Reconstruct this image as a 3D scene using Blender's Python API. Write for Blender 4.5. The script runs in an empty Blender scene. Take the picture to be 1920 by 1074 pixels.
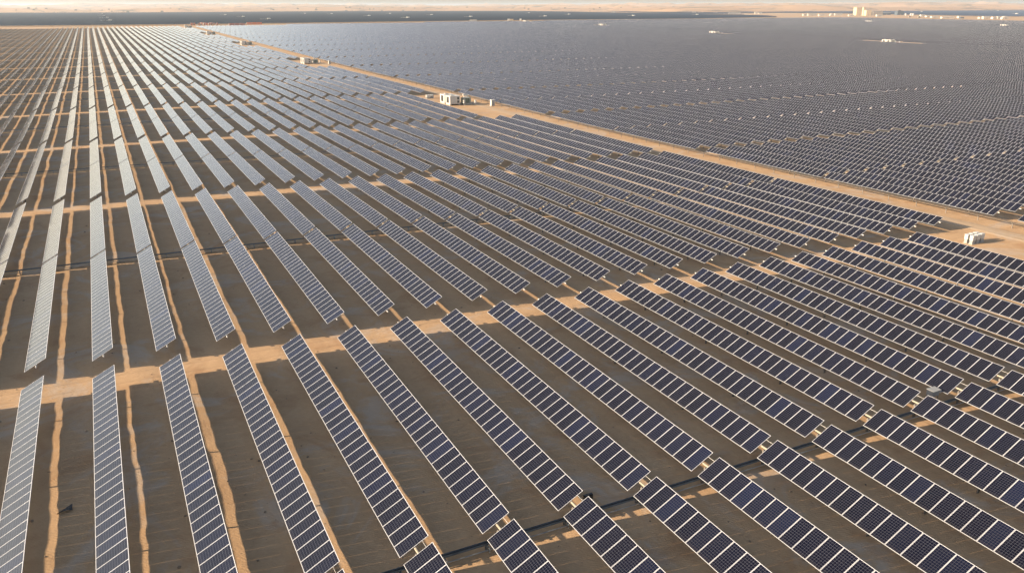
import bpy, math, random
import numpy as np
from mathutils import Matrix, Vector, Euler
random.seed(7); RNG = np.random.default_rng(7)
C = bpy.context.scene.collection
SC = bpy.context.scene
U = 5.0                                   # metres between two rows of tables
TILT = math.radians(28.46); HALF = .19439*U; AXIS = .275*U
LT, GT, GR, Y0 = 6.4038*U, .1238*U, .7248*U, 7.1756*U
PER = 2*LT+GT+GR; NMOD = 31; PITCH = LT/NMOD; ROADX = .545*U
CAM = (1.6301*U, 0.0, 5.9265*U); F = 1518.8; PITCHC, ROLL, YAW = .33208, -.001236, .45957
SUN_DIR = Vector((-1, .22, .342)).normalized()
# ------------------------------------------------------------------ terrain
W = np.array([.029,-.023,-.16,.055,.074,.001,.002,0,.019,.078,.044,-.002,-.017,.024,.012,.001,-.012,.105,.143,-.098,-.037,.03,-.004,-.003,-.054,-.084,-.051,-.061,-.015,-.035,-.03,-.005,-.014,-.008,.048,.053,.007,-.027,-.015,-.002,.003,.02,.043,.034,.007,-.004,-.002,0]).reshape(6, 8)
def terrain(x, y):
    X = np.asarray(x, float)/U; Y = np.asarray(y, float)/U
    z = np.zeros(np.broadcast(X, Y).shape)
    for a in range(6):
        for b in range(8):
            if W[a, b]: z = z+W[a, b]*np.exp(-((X-(-25+14*b))**2+(Y-14*a)**2)/392.)
    z = z+.0094*np.clip(Y-74, 0, 158)
    return z*U
NZ = [(RNG.uniform(0, 6.28), RNG.uniform(0, 6.28), lam, amp) for lam, amp in [(1.15,.002),(1.7,.003),(2.3,.004),(2.9,.005),(3.7,.007),(4.6,.007),(5.9,.007),(7.7,.007),(11,.009),(17,.012),(26,.016)] for _ in range(2)]
def ground_z(x, y):
    x = np.asarray(x, float); y = np.asarray(y, float)
    z = terrain(x, y); m = np.exp(-np.hypot(x, y)/900.)
    for a, ph, lam, amp in NZ:
        z = z+m*amp*np.sin((x*math.cos(a)+y*math.sin(a))*6.283/lam+ph)
    return z
def gz(x, y): return float(ground_z(x, y))
def tz(x, y): return float(terrain(x, y))
# ------------------------------------------------------------------ camera mathematics (to choose the tables that show largest)
def project(P):
    P = np.asarray(P, float)-np.array(CAM)
    c, s = math.cos(YAW), math.sin(YAW); r = c*P[..., 0]-s*P[..., 1]; fw = s*P[..., 0]+c*P[..., 1]
    cp, sp = math.cos(PITCHC), math.sin(PITCHC); d = fw*cp-P[..., 2]*sp; u = fw*sp+P[..., 2]*cp
    d = np.where(d < 1, np.nan, d)
    return 960+F*r/d, 537-F*u/d
# ------------------------------------------------------------------ helpers
def tag(o, label=None, cat=None, group=None, kind=None):
    if label: o['label'] = label
    if cat: o['category'] = cat
    if group: o['group'] = group
    if kind: o['kind'] = kind
    return o
def empty(name, loc, label, cat, group=None, rz=0):
    o = bpy.data.objects.new(name, None); C.objects.link(o); o.location = loc; o.rotation_euler = (0, 0, rz)
    o.empty_display_size = .3
    return tag(o, label, cat, group)
def link(name, me, parent=None, loc=(0, 0, 0), rot=None):
    o = bpy.data.objects.new(name, me); C.objects.link(o)
    if parent: o.parent = parent
    o.location = loc
    if rot is not None: o.rotation_euler = rot
    return o
class MB:
    def __init__(s): s.v = []; s.f = []; s.m = []; s.uv = {}
    def quad(s, pts, m=0):
        b = len(s.v); s.v += [tuple(p) for p in pts]; s.f.append(tuple(range(b, b+len(pts)))); s.m.append(m)
    def box(s, x0, x1, y0, y1, z0, z1, m=0, M=None, bev=0.):
        if bev:
            return s.bevbox(x0, x1, y0, y1, z0, z1, m, M, bev)
        p = [Vector((x, y, z)) for z in (z0, z1) for y in (y0, y1) for x in (x0, x1)]
        if M: p = [M@q for q in p]
        b = len(s.v); s.v += [tuple(q) for q in p]
        for f in ((0,2,3,1),(4,5,7,6),(0,1,5,4),(1,3,7,5),(3,2,6,7),(2,0,4,6)):
            s.f.append(tuple(b+i for i in f)); s.m.append(m)
    def bevbox(s, x0, x1, y0, y1, z0, z1, m, M, b):
        # box with chamfered upright edges and a chamfered top
        def ring(z, i):
            return [(x0+i+b, y0+i, z), (x1-i-b, y0+i, z), (x1-i, y0+i+b, z), (x1-i, y1-i-b, z), (x1-i-b, y1-i, z), (x0+i+b, y1-i, z), (x0+i, y1-i-b, z), (x0+i, y0+i+b, z)]
        rs = [ring(z0, 0), ring(z1-b, 0), ring(z1, b)]
        base = len(s.v)
        for r in rs:
            for p in r: s.v.append(tuple(M@Vector(p)) if M else p)
        for k in range(2):
            for i in range(8):
                j = (i+1) % 8; s.f.append((base+8*k+i, base+8*k+j, base+8*k+8+j, base+8*k+8+i)); s.m.append(m)
        s.f.append(tuple(base+16+i for i in range(8))); s.m.append(m)
        s.f.append(tuple(base+7-i for i in range(8))); s.m.append(m)
    def tube(s, pts, r, n=8, m=0, cap=True):
        pts = [Vector(p) for p in pts]; base = len(s.v); rr = r if isinstance(r, (list, tuple)) else [r]*len(pts)
        for i, p in enumerate(pts):
            t = (pts[min(i+1, len(pts)-1)]-pts[max(i-1, 0)]).normalized()
            a = t.cross(Vector((0, 0, 1)))
            if a.length < .01: a = t.cross(Vector((1, 0, 0)))
            a.normalize(); b = t.cross(a)
            for k in range(n):
                q = 6.28318*k/n; s.v.append(tuple(p+a*math.cos(q)*rr[i]+b*math.sin(q)*rr[i]))
        for i in range(len(pts)-1):
            for k in range(n):
                k2 = (k+1) % n
                s.f.append((base+i*n+k, base+i*n+k2, base+(i+1)*n+k2, base+(i+1)*n+k)); s.m.append(m)
        if cap:
            s.f.append(tuple(base+n-1-k for k in range(n))); s.m.append(m)
            e = base+(len(pts)-1)*n; s.f.append(tuple(e+k for k in range(n))); s.m.append(m)
    def mesh(s, name, mats, smooth=False):
        me = bpy.data.meshes.new(name); me.from_pydata(s.v, [], s.f)
        for q in mats: me.materials.append(q)
        if any(s.m): me.polygons.foreach_set('material_index', s.m)
        if smooth: me.polygons.foreach_set('use_smooth', [True]*len(s.f))
        me.update(); return me
    def obj(s, name, mats, parent=None, loc=(0, 0, 0), smooth=False):
        if not isinstance(mats, (list, tuple)): mats = [mats]
        return link(name, s.mesh(name, mats, smooth), parent, loc)
def copy_tree(o, parent=None):
    c = o.copy(); C.objects.link(c)
    if parent: c.parent = parent
    for ch in list(o.children): copy_tree(ch, c)
    return c
# ------------------------------------------------------------------ materials
class NT:
    def __init__(s, name):
        s.mat = bpy.data.materials.new(name); s.mat.use_nodes = True; s.t = s.mat.node_tree
        s.b = s.t.nodes['Principled BSDF']
    def n(s, typ, **kw):
        x = s.t.nodes.new(typ)
        for k, v in kw.items(): setattr(x, k, v)
        return x
    def l(s, a, b): s.t.links.new(a, b)
    def math(s, op, a, b=None, c=None):
        x = s.n('ShaderNodeMath', operation=op)
        for i, q in enumerate((a, b, c)):
            if q is None: continue
            if isinstance(q, (int, float)): x.inputs[i].default_value = q
            else: s.l(q, x.inputs[i])
        return x.outputs[0]
    def noise(s, scale, detail=4, rough=.55, vec=None, dist=0.):
        x = s.n('ShaderNodeTexNoise'); x.inputs['Scale'].default_value = scale; x.inputs['Detail'].default_value = detail
        x.inputs['Roughness'].default_value = rough; x.inputs['Distortion'].default_value = dist
        if vec is not None: s.l(vec, x.inputs['Vector'])
        return x.outputs['Fac']
    def ramp(s, fac, stops):
        x = s.n('ShaderNodeValToRGB'); e = x.color_ramp.elements
        while len(e) < len(stops): e.new(.5)
        for q, (p, c) in zip(e, stops):
            q.position = p; q.color = (c if len(c) == 4 else (*c, 1)) if isinstance(c, tuple) else (c, c, c, 1)
        s.l(fac, x.inputs[0]); return x.outputs['Color']
    def mix(s, fac, a, b):
        x = s.n('ShaderNodeMix', data_type='RGBA')
        for sock, q in ((x.inputs[0], fac), (x.inputs[6], a), (x.inputs[7], b)):
            if isinstance(q, tuple): sock.default_value = (*q, 1) if len(q) == 3 else q
            elif isinstance(q, (int, float)): sock.default_value = q
            else: s.l(q, sock)
        return x.outputs[2]
    def pos(s): return s.n('ShaderNodeNewGeometry').outputs['Position']
    def obj(s): return s.n('ShaderNodeTexCoord').outputs['Object']
    def set(s, **kw):
        for k, v in kw.items():
            i = s.b.inputs[k.replace('_', ' ')]
            if isinstance(v, tuple): i.default_value = (*v, 1) if len(v) == 3 else v
            elif isinstance(v, (int, float)): i.default_value = v
            else: s.l(v, i)
        return s
    def bump(s, h, strength=.3, dist=.1):
        x = s.n('ShaderNodeBump'); x.inputs['Strength'].default_value = strength; x.inputs['Distance'].default_value = dist
        s.l(h, x.inputs['Height']); s.l(x.outputs[0], s.b.inputs['Normal'])
def simple(name, col, rough=.5, metal=0., var=.12, scale=3., dirt=None):
    t = NT(name); v = t.noise(scale, 5, .6, t.obj())
    lo = tuple(c*(1-var) for c in col); hi = tuple(min(1, c*(1+var*.6)) for c in col)
    c = t.ramp(v, [(.3, lo), (.7, hi)])
    if dirt: c = t.mix(t.math('MULTIPLY', t.ramp(t.noise(scale*.5, 6, .7, t.obj()), [(.45, 0.), (.75, 1.)]), .5), c, dirt)
    t.set(Base_Color=c, Roughness=rough, Metallic=metal); return t.mat
def panel_material():
    t = NT('solar_glass'); uv = t.n('ShaderNodeTexCoord').outputs['UV']
    sx = t.n('ShaderNodeSeparateXYZ'); t.l(uv, sx.inputs[0]); u, v = sx.outputs[0], sx.outputs[1]
    fv = t.math('FRACT', v)
    def edge(a, w):      # 1 inside w of either end of 0..1
        return t.math('GREATER_THAN', t.math('ABSOLUTE', t.math('SUBTRACT', a, .5)), .5-w)
    frame = t.math('MAXIMUM', edge(u, .0155), edge(fv, .024))
    def cells(a, n, lo, w):
        k = t.math('FRACT', t.math('MULTIPLY', t.math('SUBTRACT', a, lo), n/(1-2*lo)))
        return edge(k, w)
    grid = t.math('MAXIMUM', cells(u, 12, .022, .040), cells(fv, 6, .040, .034))
    oi = t.n('ShaderNodeObjectInfo').outputs['Random']
    wn = t.n('ShaderNodeTexWhiteNoise', noise_dimensions='2D')
    cb = t.n('ShaderNodeCombineXYZ'); t.l(t.math('ADD', t.math('FLOOR', v), t.math('MULTIPLY', t.math('FLOOR', u), 37.)), cb.inputs[0]); t.l(oi, cb.inputs[1]); t.l(cb.outputs[0], wn.inputs[0])
    rnd = wn.outputs[0]
    cell = t.ramp(rnd, [(0, (.0028, .0030, .0095)), (.72, (.0034, .0040, .0135)), (.92, (.0045, .0062, .021)), (1, (.005, .008, .029))])
    col = t.mix(grid, cell, (.068, .073, .09))
    dust = t.math('MULTIPLY', t.ramp(t.noise(.35, 4, .6, t.pos()), [(.35, .25), (.75, 1.)]), .006)
    low = t.math('MULTIPLY', t.math('POWER', t.math('SUBTRACT', 1., u), 24.), t.math('MULTIPLY', t.noise(1.1, 3, .6, t.pos()), .14))   # dirt settles along the low edge
    col = t.mix(t.math('ADD', dust, low), col, (.38, .35, .32))
    col = t.mix(frame, col, (.50, .52, .56))
    t.set(Base_Color=col, Roughness=t.math('ADD', t.math('MULTIPLY', frame, .22), t.math('ADD', .075, t.math('MULTIPLY', rnd, .03))), IOR=1.335)
    return t.mat
def ground_material(name, road=False):
    t = NT(name); P = t.pos()
    big = t.noise(.012, 5, .6, P); mid = t.noise(.16, 6, .62, P, .6); fine = t.noise(2.4, 6, .65, P)
    c = t.ramp(t.math('ADD', t.math('MULTIPLY', mid, .6), t.math('MULTIPLY', fine, .4)), [(.32, (.38, .245, .140)), (.5, (.46, .305, .175)), (.7, (.53, .365, .22))])
    c = t.mix(t.ramp(big, [(.35, 0.), (.7, .5)]), c, (.44, .30, .185))
    # pale grey crust in patches, where the sand has been wetted and compacted
    crust = t.math('MULTIPLY', t.ramp(t.noise(.11, 7, .68, P, 1.2), [(.52, 0.), (.62, 1.)]), .72)
    c = t.mix(crust, c, (.44, .365, .295))
    red = t.math('MULTIPLY', t.ramp(t.noise(.21, 6, .66, P, .8), [(.54, 0.), (.68, 1.)]), .55)
    c = t.mix(red, c, (.33, .185, .095))
    # thin dark specks: stones, twigs, footprints
    sp = t.ramp(t.noise(5.5, 2, .5, P), [(.235, 1.), (.275, 0.)])
    c = t.mix(t.math('MULTIPLY', sp, .6), c, (.10, .07, .05))
    if road:
        c = t.mix(.55, c, (.42, .34, .25))
    sp3 = t.n('ShaderNodeSeparateXYZ'); t.l(P, sp3.inputs[0])
    wob = t.math('MULTIPLY', t.math('SUBTRACT', t.noise(.05, 3, .5, P), .5), 1.6)
    if road:
        dl = t.math('ABSOLUTE', t.math('ADD', t.math('SUBTRACT', sp3.outputs[0], 23.35*U), wob))
    else:
        dl = t.math('ADD', t.math('PINGPONG', t.math('SUBTRACT', sp3.outputs[1], Y0+PER/2-.8), PER/2), wob); dl = t.math('ABSOLUTE', dl)
    rut = t.math('SUBTRACT', 1., t.math('SMOOTH_MIN', 1., t.math('DIVIDE', t.math('ABSOLUTE', t.math('SUBTRACT', dl, .85)), .22), .3))
    rut = t.math('MULTIPLY', rut, t.ramp(t.noise(.3, 4, .6, P), [(.35, .25), (.65, 1.)]))
    c = t.mix(t.math('MULTIPLY', rut, .42), c, (.27, .185, .115))
    t.set(Base_Color=c, Roughness=.95); t.b.inputs['Specular IOR Level'].default_value = .15
    wv = t.n('ShaderNodeTexWave', wave_type='BANDS', bands_direction='DIAGONAL'); wv.inputs['Scale'].default_value = 2.2; wv.inputs['Distortion'].default_value = 9; wv.inputs['Detail'].default_value = 2; wv.inputs['Detail Scale'].default_value = .6; t.l(P, wv.inputs['Vector'])
    h = t.math('ADD', t.math('MULTIPLY', rut, -.5), t.math('MULTIPLY', fine, .6)); h = t.math('ADD', h, t.math('MULTIPLY', t.noise(.9, 4, .6, P), .7)); h = t.math('ADD', h, t.math('MULTIPLY', wv.outputs['Fac'], .14))
    t.bump(t.math('ADD', h, t.math('MULTIPLY', t.noise(9, 3, .6, P), .3)), .5, .08)
    return t.mat
def dune_material():
    t = NT('dune_sand'); P = t.pos()
    c = t.ramp(t.noise(.004, 6, .6, P), [(.35, (.44, .27, .145)), (.7, (.52, .34, .20))])
    sc = t.ramp(t.noise(.0045, 6, .7, P, 1.5), [(.53, 0.), (.60, 1.)])  # scrub patches, also dark streaks painted in for shading on the slopes
    c = t.mix(t.math('MULTIPLY', sc, .92), c, (.13, .105, .075))
    t.set(Base_Color=c, Roughness=1.); t.b.inputs['Specular IOR Level'].default_value = .1
    t.bump(t.noise(.05, 5, .6, P), .6, 4.); return t.mat
def far_panel_material():
    t = NT('far_solar_glass'); P = t.pos()
    c = t.ramp(t.noise(.01, 4, .6, P), [(.3, (.012, .020, .030)), (.7, (.020, .029, .038))])
    t.set(Base_Color=c, Roughness=.2, IOR=1.5); return t.mat
M_GLASS = panel_material(); M_SAND = ground_material('desert_sand'); M_ROAD = ground_material('packed_sand', True); M_DUNE = dune_material(); M_FAR = far_panel_material()
M_ALU = simple('anodised_frame', (.52, .53, .55), .38, .3, .06)
M_BACK = simple('panel_back', (.12, .125, .14), .45)
M_TUBE = simple('galvanised_tube', (.62, .60, .57), .45, .35, .1, 4)
M_POST = simple('galvanised_post', (.22, .20, .18), .6, .4, .2, 5)
M_CREAM = simple('cream_paint', (.31, .27, .21), .5, 0, .06)
M_STEEL = simple('dark_tray_steel', (.15, .18, .205), .42, .5, .25, 2)
M_RUST = simple('weathered_steel', (.065, .052, .042), .75, .1, .3, 1.5)
M_RAIL = simple('tray_rail', (.30, .32, .33), .4, .6, .15, 2)
M_WHITE = simple('white_enclosure', (.54, .535, .51), .45, 0, .06, 1.2, (.55, .45, .34))
M_GREYB = simple('grey_enclosure', (.30, .31, .31), .45, 0, .08, 2)
M_DARK = simple('dark_louvre', (.03, .032, .034), .5)
M_GREEN = simple('radiator_green', (.30, .33, .27), .5, 0, .15, 3)
M_CONC = simple('concrete_pad', (.42, .38, .33), .9, 0, .12, 1.5)
M_ORANGE = simple('orange_paint', (.62, .17, .06), .55, 0, .2, .8)
M_RED = simple('dull_red_paint', (.36, .12, .085), .6, 0, .2, .8)
M_BEIGE = simple('beige_render', (.56, .43, .27), .8, 0, .06, .2)
M_TAN = simple('tan_cladding', (.34, .29, .24), .8, 0, .1, .2)
M_SLATE = simple('slate_cladding', (.07, .095, .125), .4, .1, .15, .3)
M_SHED = simple('pale_sheet', (.50, .45, .38), .6, 0, .08, .3)
M_BLACK = simple('black_plastic', (.012, .012, .013), .5)
# ------------------------------------------------------------------ ground
def graded(segs):
    out = [segs[0][0]]
    for a, b, st in segs:
        n = max(1, int(round((b-a)/st))); out += [a+(b-a)*(k+1)/n for k in range(n)]
    return np.array(out)
def sheet(name, xs, ys, zf, mat, kind='structure'):
    X, Y = np.meshgrid(xs, ys); Z = zf(X, Y); nx, ny = len(xs), len(ys)
    me = bpy.data.meshes.new(name); v = np.stack([X, Y, Z], -1).reshape(-1, 3)
    i = np.arange(ny-1)[:, None]*nx+np.arange(nx-1)[None]; f = np.stack([i, i+1, i+nx+1, i+nx], -1).reshape(-1, 4)
    me.vertices.add(len(v)); me.vertices.foreach_set('co', v.ravel().astype(np.float32))
    me.loops.add(f.size); me.loops.foreach_set('vertex_index', f.ravel().astype(np.int32))
    me.polygons.add(len(f)); me.polygons.foreach_set('loop_start', (np.arange(len(f))*4).astype(np.int32)); me.polygons.foreach_set('loop_total', np.full(len(f), 4, np.int32))
    me.polygons.foreach_set('use_smooth', np.ones(len(f), bool))
    me.materials.append(mat); me.update(calc_edges=True); me.validate()
    o = link(name, me); tag(o, kind=kind); return o
xs = graded([(-14000, -2000, 3000), (-2000, -400, 200), (-400, -130, 18), (-130, -50, 1.6), (-50, -14, .8), (-14, 40, .42), (40, 126, .8), (126, 300, 3), (300, 1000, 25), (1000, 2600, 100), (2600, 16000, 1900)])
ys = graded([(-600, -100, 100), (-100, 0, 20), (0, 16, 3), (16, 30, .7), (30, 80, .42), (80, 125, .7), (125, 230, 1.3), (230, 480, 4), (480, 1300, 20), (1300, 5000, 185), (5000, 16000, 2200)])
tag(sheet('ground', xs, ys, ground_z, M_SAND), 'sandy desert ground with grey crusted patches', 'ground')
def lane(name, x0, x1, y0, y1, step, lift, label):
    xs = np.linspace(x0, x1, 9); ys = graded([(y0, 480, step), (480, y1, step*6)])
    edge = np.array([-.05, *([lift]*7), -.05])
    tag(sheet(name, xs, ys, lambda X, Y: ground_z(X, Y)+edge[None, :]+0*Y, M_ROAD), label, 'road')
lane('sand_road', 22.95*U, 23.75*U, 20, 1135, .8, .05, 'long straight track of packed sand between the two solar fields')
# ------------------------------------------------------------------ solar tables
def table_span(s):
    T = Y0+(s//2)*PER
    return (T-GT/2-LT, T-GT/2) if s % 2 == 0 else (T+GT/2, T+GT/2+LT)
def row_x(i): return i*U+(ROADX if i >= 24 else 0)
GAP_ROWS = {23}
ST_ROAD = [(114.86, 135.92), (117.84, 96.02), (121.1, 187.98), (119.78, 229.05), (220.69, 189.66), (221.15, 145.43)]
def far_limit(x):        # the far edge of the field, metres
    return float(np.interp(x, [-420, 8, 145, 360, 608, 954, 1317, 1357, 1401, 1500], [1119, 1121, 1116, 1144, 1195, 1205, 1300, 1084, 911, 700]))
def present(i, s):
    if i in (23, 121, 122, 222, 223): return False
    m = s//2
    if i in (21, 22) and m % 3 == 0: return False
    ya, yb = table_span(s); x = row_x(i)
    if yb > far_limit(x): return False
    for a, b in ST_ROAD:
        if abs(x-a*U) < 9 and ya-3 < b*U < yb+3: return False
    return True
TAB = []
for s in range(0, 36):
    ya, yb = table_span(s)
    for i in range(-70, 285):
        if not present(i, s): continue
        TAB.append((i, s))
def tilt_of(i, s):
    r = random.Random(i*7919+(s//2)*104729+3); return TILT+math.radians(r.gauss(0, .38)), r.gauss(0, .016)
# apparent size in the picture
I_ = np.array([t[0] for t in TAB]); S_ = np.array([t[1] for t in TAB])
XA = np.array([row_x(i) for i in I_]); YA = np.array([table_span(s)[0] for s in S_]); YB = YA+LT
ZA = terrain(XA, YA)+AXIS; ZB = terrain(XA, YB)+AXIS
hx, hz = HALF*math.cos(TILT), HALF*math.sin(TILT)
fr = np.linspace(0, 1, 17)
Lx, Ly = project(np.stack([(XA-hx)[:, None]+0*fr, YA[:, None]+LT*fr, (ZA-hz)[:, None]*(1-fr)+(ZB-hz)[:, None]*fr], -1))
Rx, Ry = project(np.stack([(XA+hx)[:, None]+0*fr, YA[:, None]+LT*fr, (ZA+hz)[:, None]*(1-fr)+(ZB+hz)[:, None]*fr], -1))
mx, my = (Lx+Rx)/2, (Ly+Ry)/2; inside = (mx > 0) & (mx < 1920) & (my > 0) & (my < 1074)
seg = np.abs((Rx[:, :-1]-Lx[:, :-1])*(Ly[:, 1:]-Ly[:, :-1])-(Ry[:, :-1]-Ly[:, :-1])*(Lx[:, 1:]-Lx[:, :-1]))
area = np.nansum(np.where(inside[:, :-1] & inside[:, 1:], seg, 0), 1)
visn = inside.sum(1)
order = np.argsort(-area); BIG = [k for k in order[:300] if area[k] > 0]
BIGSET = set(BIG); N_FULL = 100
# -- meshes shared by every table
def panel_mesh():
    g = .0095; m = MB(); y1 = PITCH/2-g; t = .030
    m.box(-HALF, HALF, -y1, y1, -t, 0)
    me = m.mesh('panel', [M_ALU, M_GLASS, M_BACK]); me.polygons[1].material_index = 1; me.polygons[0].material_index = 2
    uv = me.uv_layers.new(name='uv')
    for l in me.loops:
        c = me.vertices[l.vertex_index].co; uv.data[l.index].uv = ((c.x+HALF)/(2*HALF)*.998+.001, (c.y+y1)/(2*y1)*.998+.001)
    return me
ME_PANEL = panel_mesh()
def post_mesh():
    m = MB()                                        # an I section driven into the sand
    m.box(-.075, .075, -.006, .006, -2.3, -.12); m.box(-.083, -.073, -.05, .05, -2.3, -.12); m.box(.073, .083, -.05, .05, -2.3, -.12)
    m.box(-.12, .12, -.07, .07, -.30, -.20)
    return m.mesh('post', [M_POST])
ME_POST = post_mesh()
def bearing_mesh():
    m = MB(); m.tube([(0, -.05, 0), (0, .05, 0)], .125, 12); return m.mesh('bearing', [M_POST])
ME_BEAR = bearing_mesh()
def drive_mesh():
    m = MB(); m.tube([(0, -.30, 0), (0, .30, 0)], .075, 12, 0)
    return m.mesh('slew_drive', [M_CREAM])
ME_DRIVE = drive_mesh()
def rod_mesh():
    m = MB(); m.tube([(0, -.36, 0), (0, .36, 0)], .010, 6); return m.mesh('link_rod', [M_TUBE])
ME_ROD = rod_mesh()
POSTS = [1.70*U, 3.61*U, 5.54*U]
def zs_along(x, ya, jz):
    yc = ya+PITCH*(np.arange(NMOD)+.5); return yc, terrain(x, yc)+AXIS+jz
def add_table(k, full):
    i, s = TAB[k]; x = row_x(i); ya, yb = table_span(s); tl, jz = tilt_of(i, s)
    base = Vector((x, (ya+yb)/2, tz(x, (ya+yb)/2)))
    root = empty('solar_table', base, LABEL[k], 'solar table', 'solar tables standing in long rows')
    yc, zc = zs_along(x, ya, jz); sl = np.gradient(zc, yc)
    R0 = Matrix.Rotation(-tl, 3, 'Y')
    if full:
        for j in range(NMOD):
            o = bpy.data.objects.new('panel', ME_PANEL); C.objects.link(o); o.parent = root
            o.location = (0, yc[j]-base.y, zc[j]-base.z)
            w = random.gauss(0, .0022)
            o.rotation_euler = (Matrix.Rotation(math.atan(sl[j])+random.gauss(0, .0012), 3, 'X')@Matrix.Rotation(-tl+w, 3, 'Y')).to_euler()
    else:
        v, f, uv, mi = table_boxes(x-base.x, yc-base.y, zc-base.z, tl)
        build_uv('panel_row', v, f, uv, mi, [M_GLASS, M_ALU, M_BACK], root)
    # torque tube on the rotation axis, a little under the glass
    n = R0@Vector((0, 0, 1)); off = n*-.125
    ext = .30
    near_tray = s % 2 == 1                         # near end of odd tables and far end of even ones meets the cable tray
    e0, e1 = (GT/2-.005 if near_tray else ext), (ext if near_tray else GT/2-.005)
    pts = [(off.x, ya-e0-base.y, zc[0]-base.z+off.z-sl[0]*(e0+.5))]+[(off.x, yc[j]-base.y, zc[j]-base.z+off.z) for j in range(0, NMOD, 3)]+[(off.x, yb+e1-base.y, zc[-1]-base.z+off.z+sl[-1]*(e1+.5))]
    m = MB(); m.tube(pts, .062, 8); m.obj('torque_tube', M_TUBE, root, smooth=False)
    tray_end = ya if near_tray else yb; sg = 1 if near_tray else -1
    for d in POSTS:
        y = tray_end+sg*d; zz = float(np.interp(y, yc, zc))
        p = link('post', ME_POST, root, (off.x, y-base.y, zz-base.z+off.z))
        if full: link('bearing', ME_BEAR, root, (off.x, y-base.y, zz-base.z+off.z))
    if full and near_tray:
        zz = zc[0]-base.z+off.z; yy = ya-GT/2-base.y
        link('slew_drive', ME_DRIVE, root, (off.x, yy, zz)); link('post', ME_POST, root, (off.x, yy, zz-.02))
        q = R0@Vector((HALF*.55, 0, -.03)); link('link_rod', ME_ROD, root, (q.x, yy, zc[0]-base.z+q.z))
    return root
def table_boxes(x, yc, zc, tl, nseg=None, th=.035):
    """one strip of glass in nseg pieces: (verts, faces, uvs per face corner, material index)"""
    n = nseg or len(yc); per = len(yc)/n
    ye = np.interp(np.arange(n+1)*per-.5, np.arange(len(yc)), yc); ye[0] = yc[0]-PITCH/2; ye[-1] = yc[-1]+PITCH/2
    ze = np.interp(ye, yc, zc)
    cx, sx = math.cos(tl)*HALF, math.sin(tl)*HALF; dx, dz = math.sin(tl)*th, -math.cos(tl)*th
    v = []
    for y, z in zip(ye, ze):
        v += [(x-cx, y, z-sx), (x+cx, y, z+sx), (x-cx+dx, y, z-sx+dz), (x+cx+dx, y, z+sx+dz)]
    f, uv, mi = [], [], []
    for j in range(n):
        a, b = 4*j, 4*j+4; v0, v1 = j*per, (j+1)*per
        f.append((a, a+1, b+1, b)); uv += [(.001, v0), (.999, v0), (.999, v1), (.001, v1)]; mi.append(0)
        f.append((a+2, b+2, b+3, a+3)); uv += [(0, 0)]*4; mi.append(2)
        f.append((a, b, b+2, a+2)); uv += [(0, 0)]*4; mi.append(1)
        f.append((a+1, a+3, b+3, b+1)); uv += [(0, 0)]*4; mi.append(1)
    e = 4*n
    f.append((0, 2, 3, 1)); uv += [(0, 0)]*4; mi.append(1); f.append((e, e+1, e+3, e+2)); uv += [(0, 0)]*4; mi.append(1)
    return v, f, uv, mi
def build_uv(name, v, f, uv, mi, mats, parent=None):
    me = bpy.data.meshes.new(name); v = np.asarray(v, np.float32); f = np.asarray(f, np.int32)
    me.vertices.add(len(v)); me.vertices.foreach_set('co', v.ravel()); me.loops.add(f.size); me.loops.foreach_set('vertex_index', f.ravel())
    me.polygons.add(len(f)); me.polygons.foreach_set('loop_start', (np.arange(len(f))*4).astype(np.int32)); me.polygons.foreach_set('loop_total', np.full(len(f), 4, np.int32))
    for q in mats: me.materials.append(q)
    me.polygons.foreach_set('material_index', np.asarray(mi, np.int32)); me.polygons.foreach_set('use_smooth', np.zeros(len(f), bool))
    l = me.uv_layers.new(name='uv'); l.data.foreach_set('uv', np.asarray(uv, np.float32).ravel())
    me.update(calc_edges=True); me.validate(); return link(name, me, parent)
# -- labels: which row, which band
ORD = 'first second third fourth fifth sixth seventh eighth ninth tenth eleventh twelfth thirteenth fourteenth fifteenth sixteenth seventeenth eighteenth nineteenth twentieth twenty-first twenty-second twenty-third twenty-fourth twenty-fifth twenty-sixth twenty-seventh twenty-eighth twenty-ninth thirtieth thirty-first thirty-second thirty-third thirty-fourth thirty-fifth thirty-sixth thirty-seventh thirty-eighth thirty-ninth fortieth forty-first forty-second forty-third forty-fourth forty-fifth'.split()
BAND = {0: 'in front of the nearest cable tray', 1: 'just behind the nearest cable tray'}
LABEL = {}
def look(k):
    i, s = TAB[k]; P = np.array([XA[k], (YA[k]+YB[k])/2, AXIS])-np.array(CAM); P /= np.linalg.norm(P)
    n = np.array([-math.sin(TILT), 0, math.cos(TILT)]); r = P-2*P.dot(n)*n; e = math.degrees(math.asin(r[2]))
    return 'pale silvery' if e < 14 else ('steel grey' if e < 30 else 'dark navy')
for s in range(36):
    L = sorted([k for k in range(len(TAB)) if TAB[k][1] == s and TAB[k][0] < 23 and visn[k] > 0], key=lambda k: TAB[k][0])
    Rr = sorted([k for k in range(len(TAB)) if TAB[k][1] == s and TAB[k][0] > 23 and visn[k] > 0], key=lambda k: TAB[k][0])
    band = BAND.get(s) or f"{ORD[min(s-2,44)]} band past nearest sand track"
    for r, k in enumerate(L):
        if s < 2: LABEL[k] = f"{look(k)} solar table, {ORD[min(r,44)]} from the left, {band}"
        else:
            q = len(L)-1-r; LABEL[k] = f"{look(k)} table, {ORD[min(q,44)]} left of sand road, {band}"
    for r, k in enumerate(Rr): LABEL[k] = f"{look(k)} table, {ORD[min(r,44)]} right of sand road, {band}"
for r, k in enumerate(BIG): add_table(k, r < N_FULL)
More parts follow.
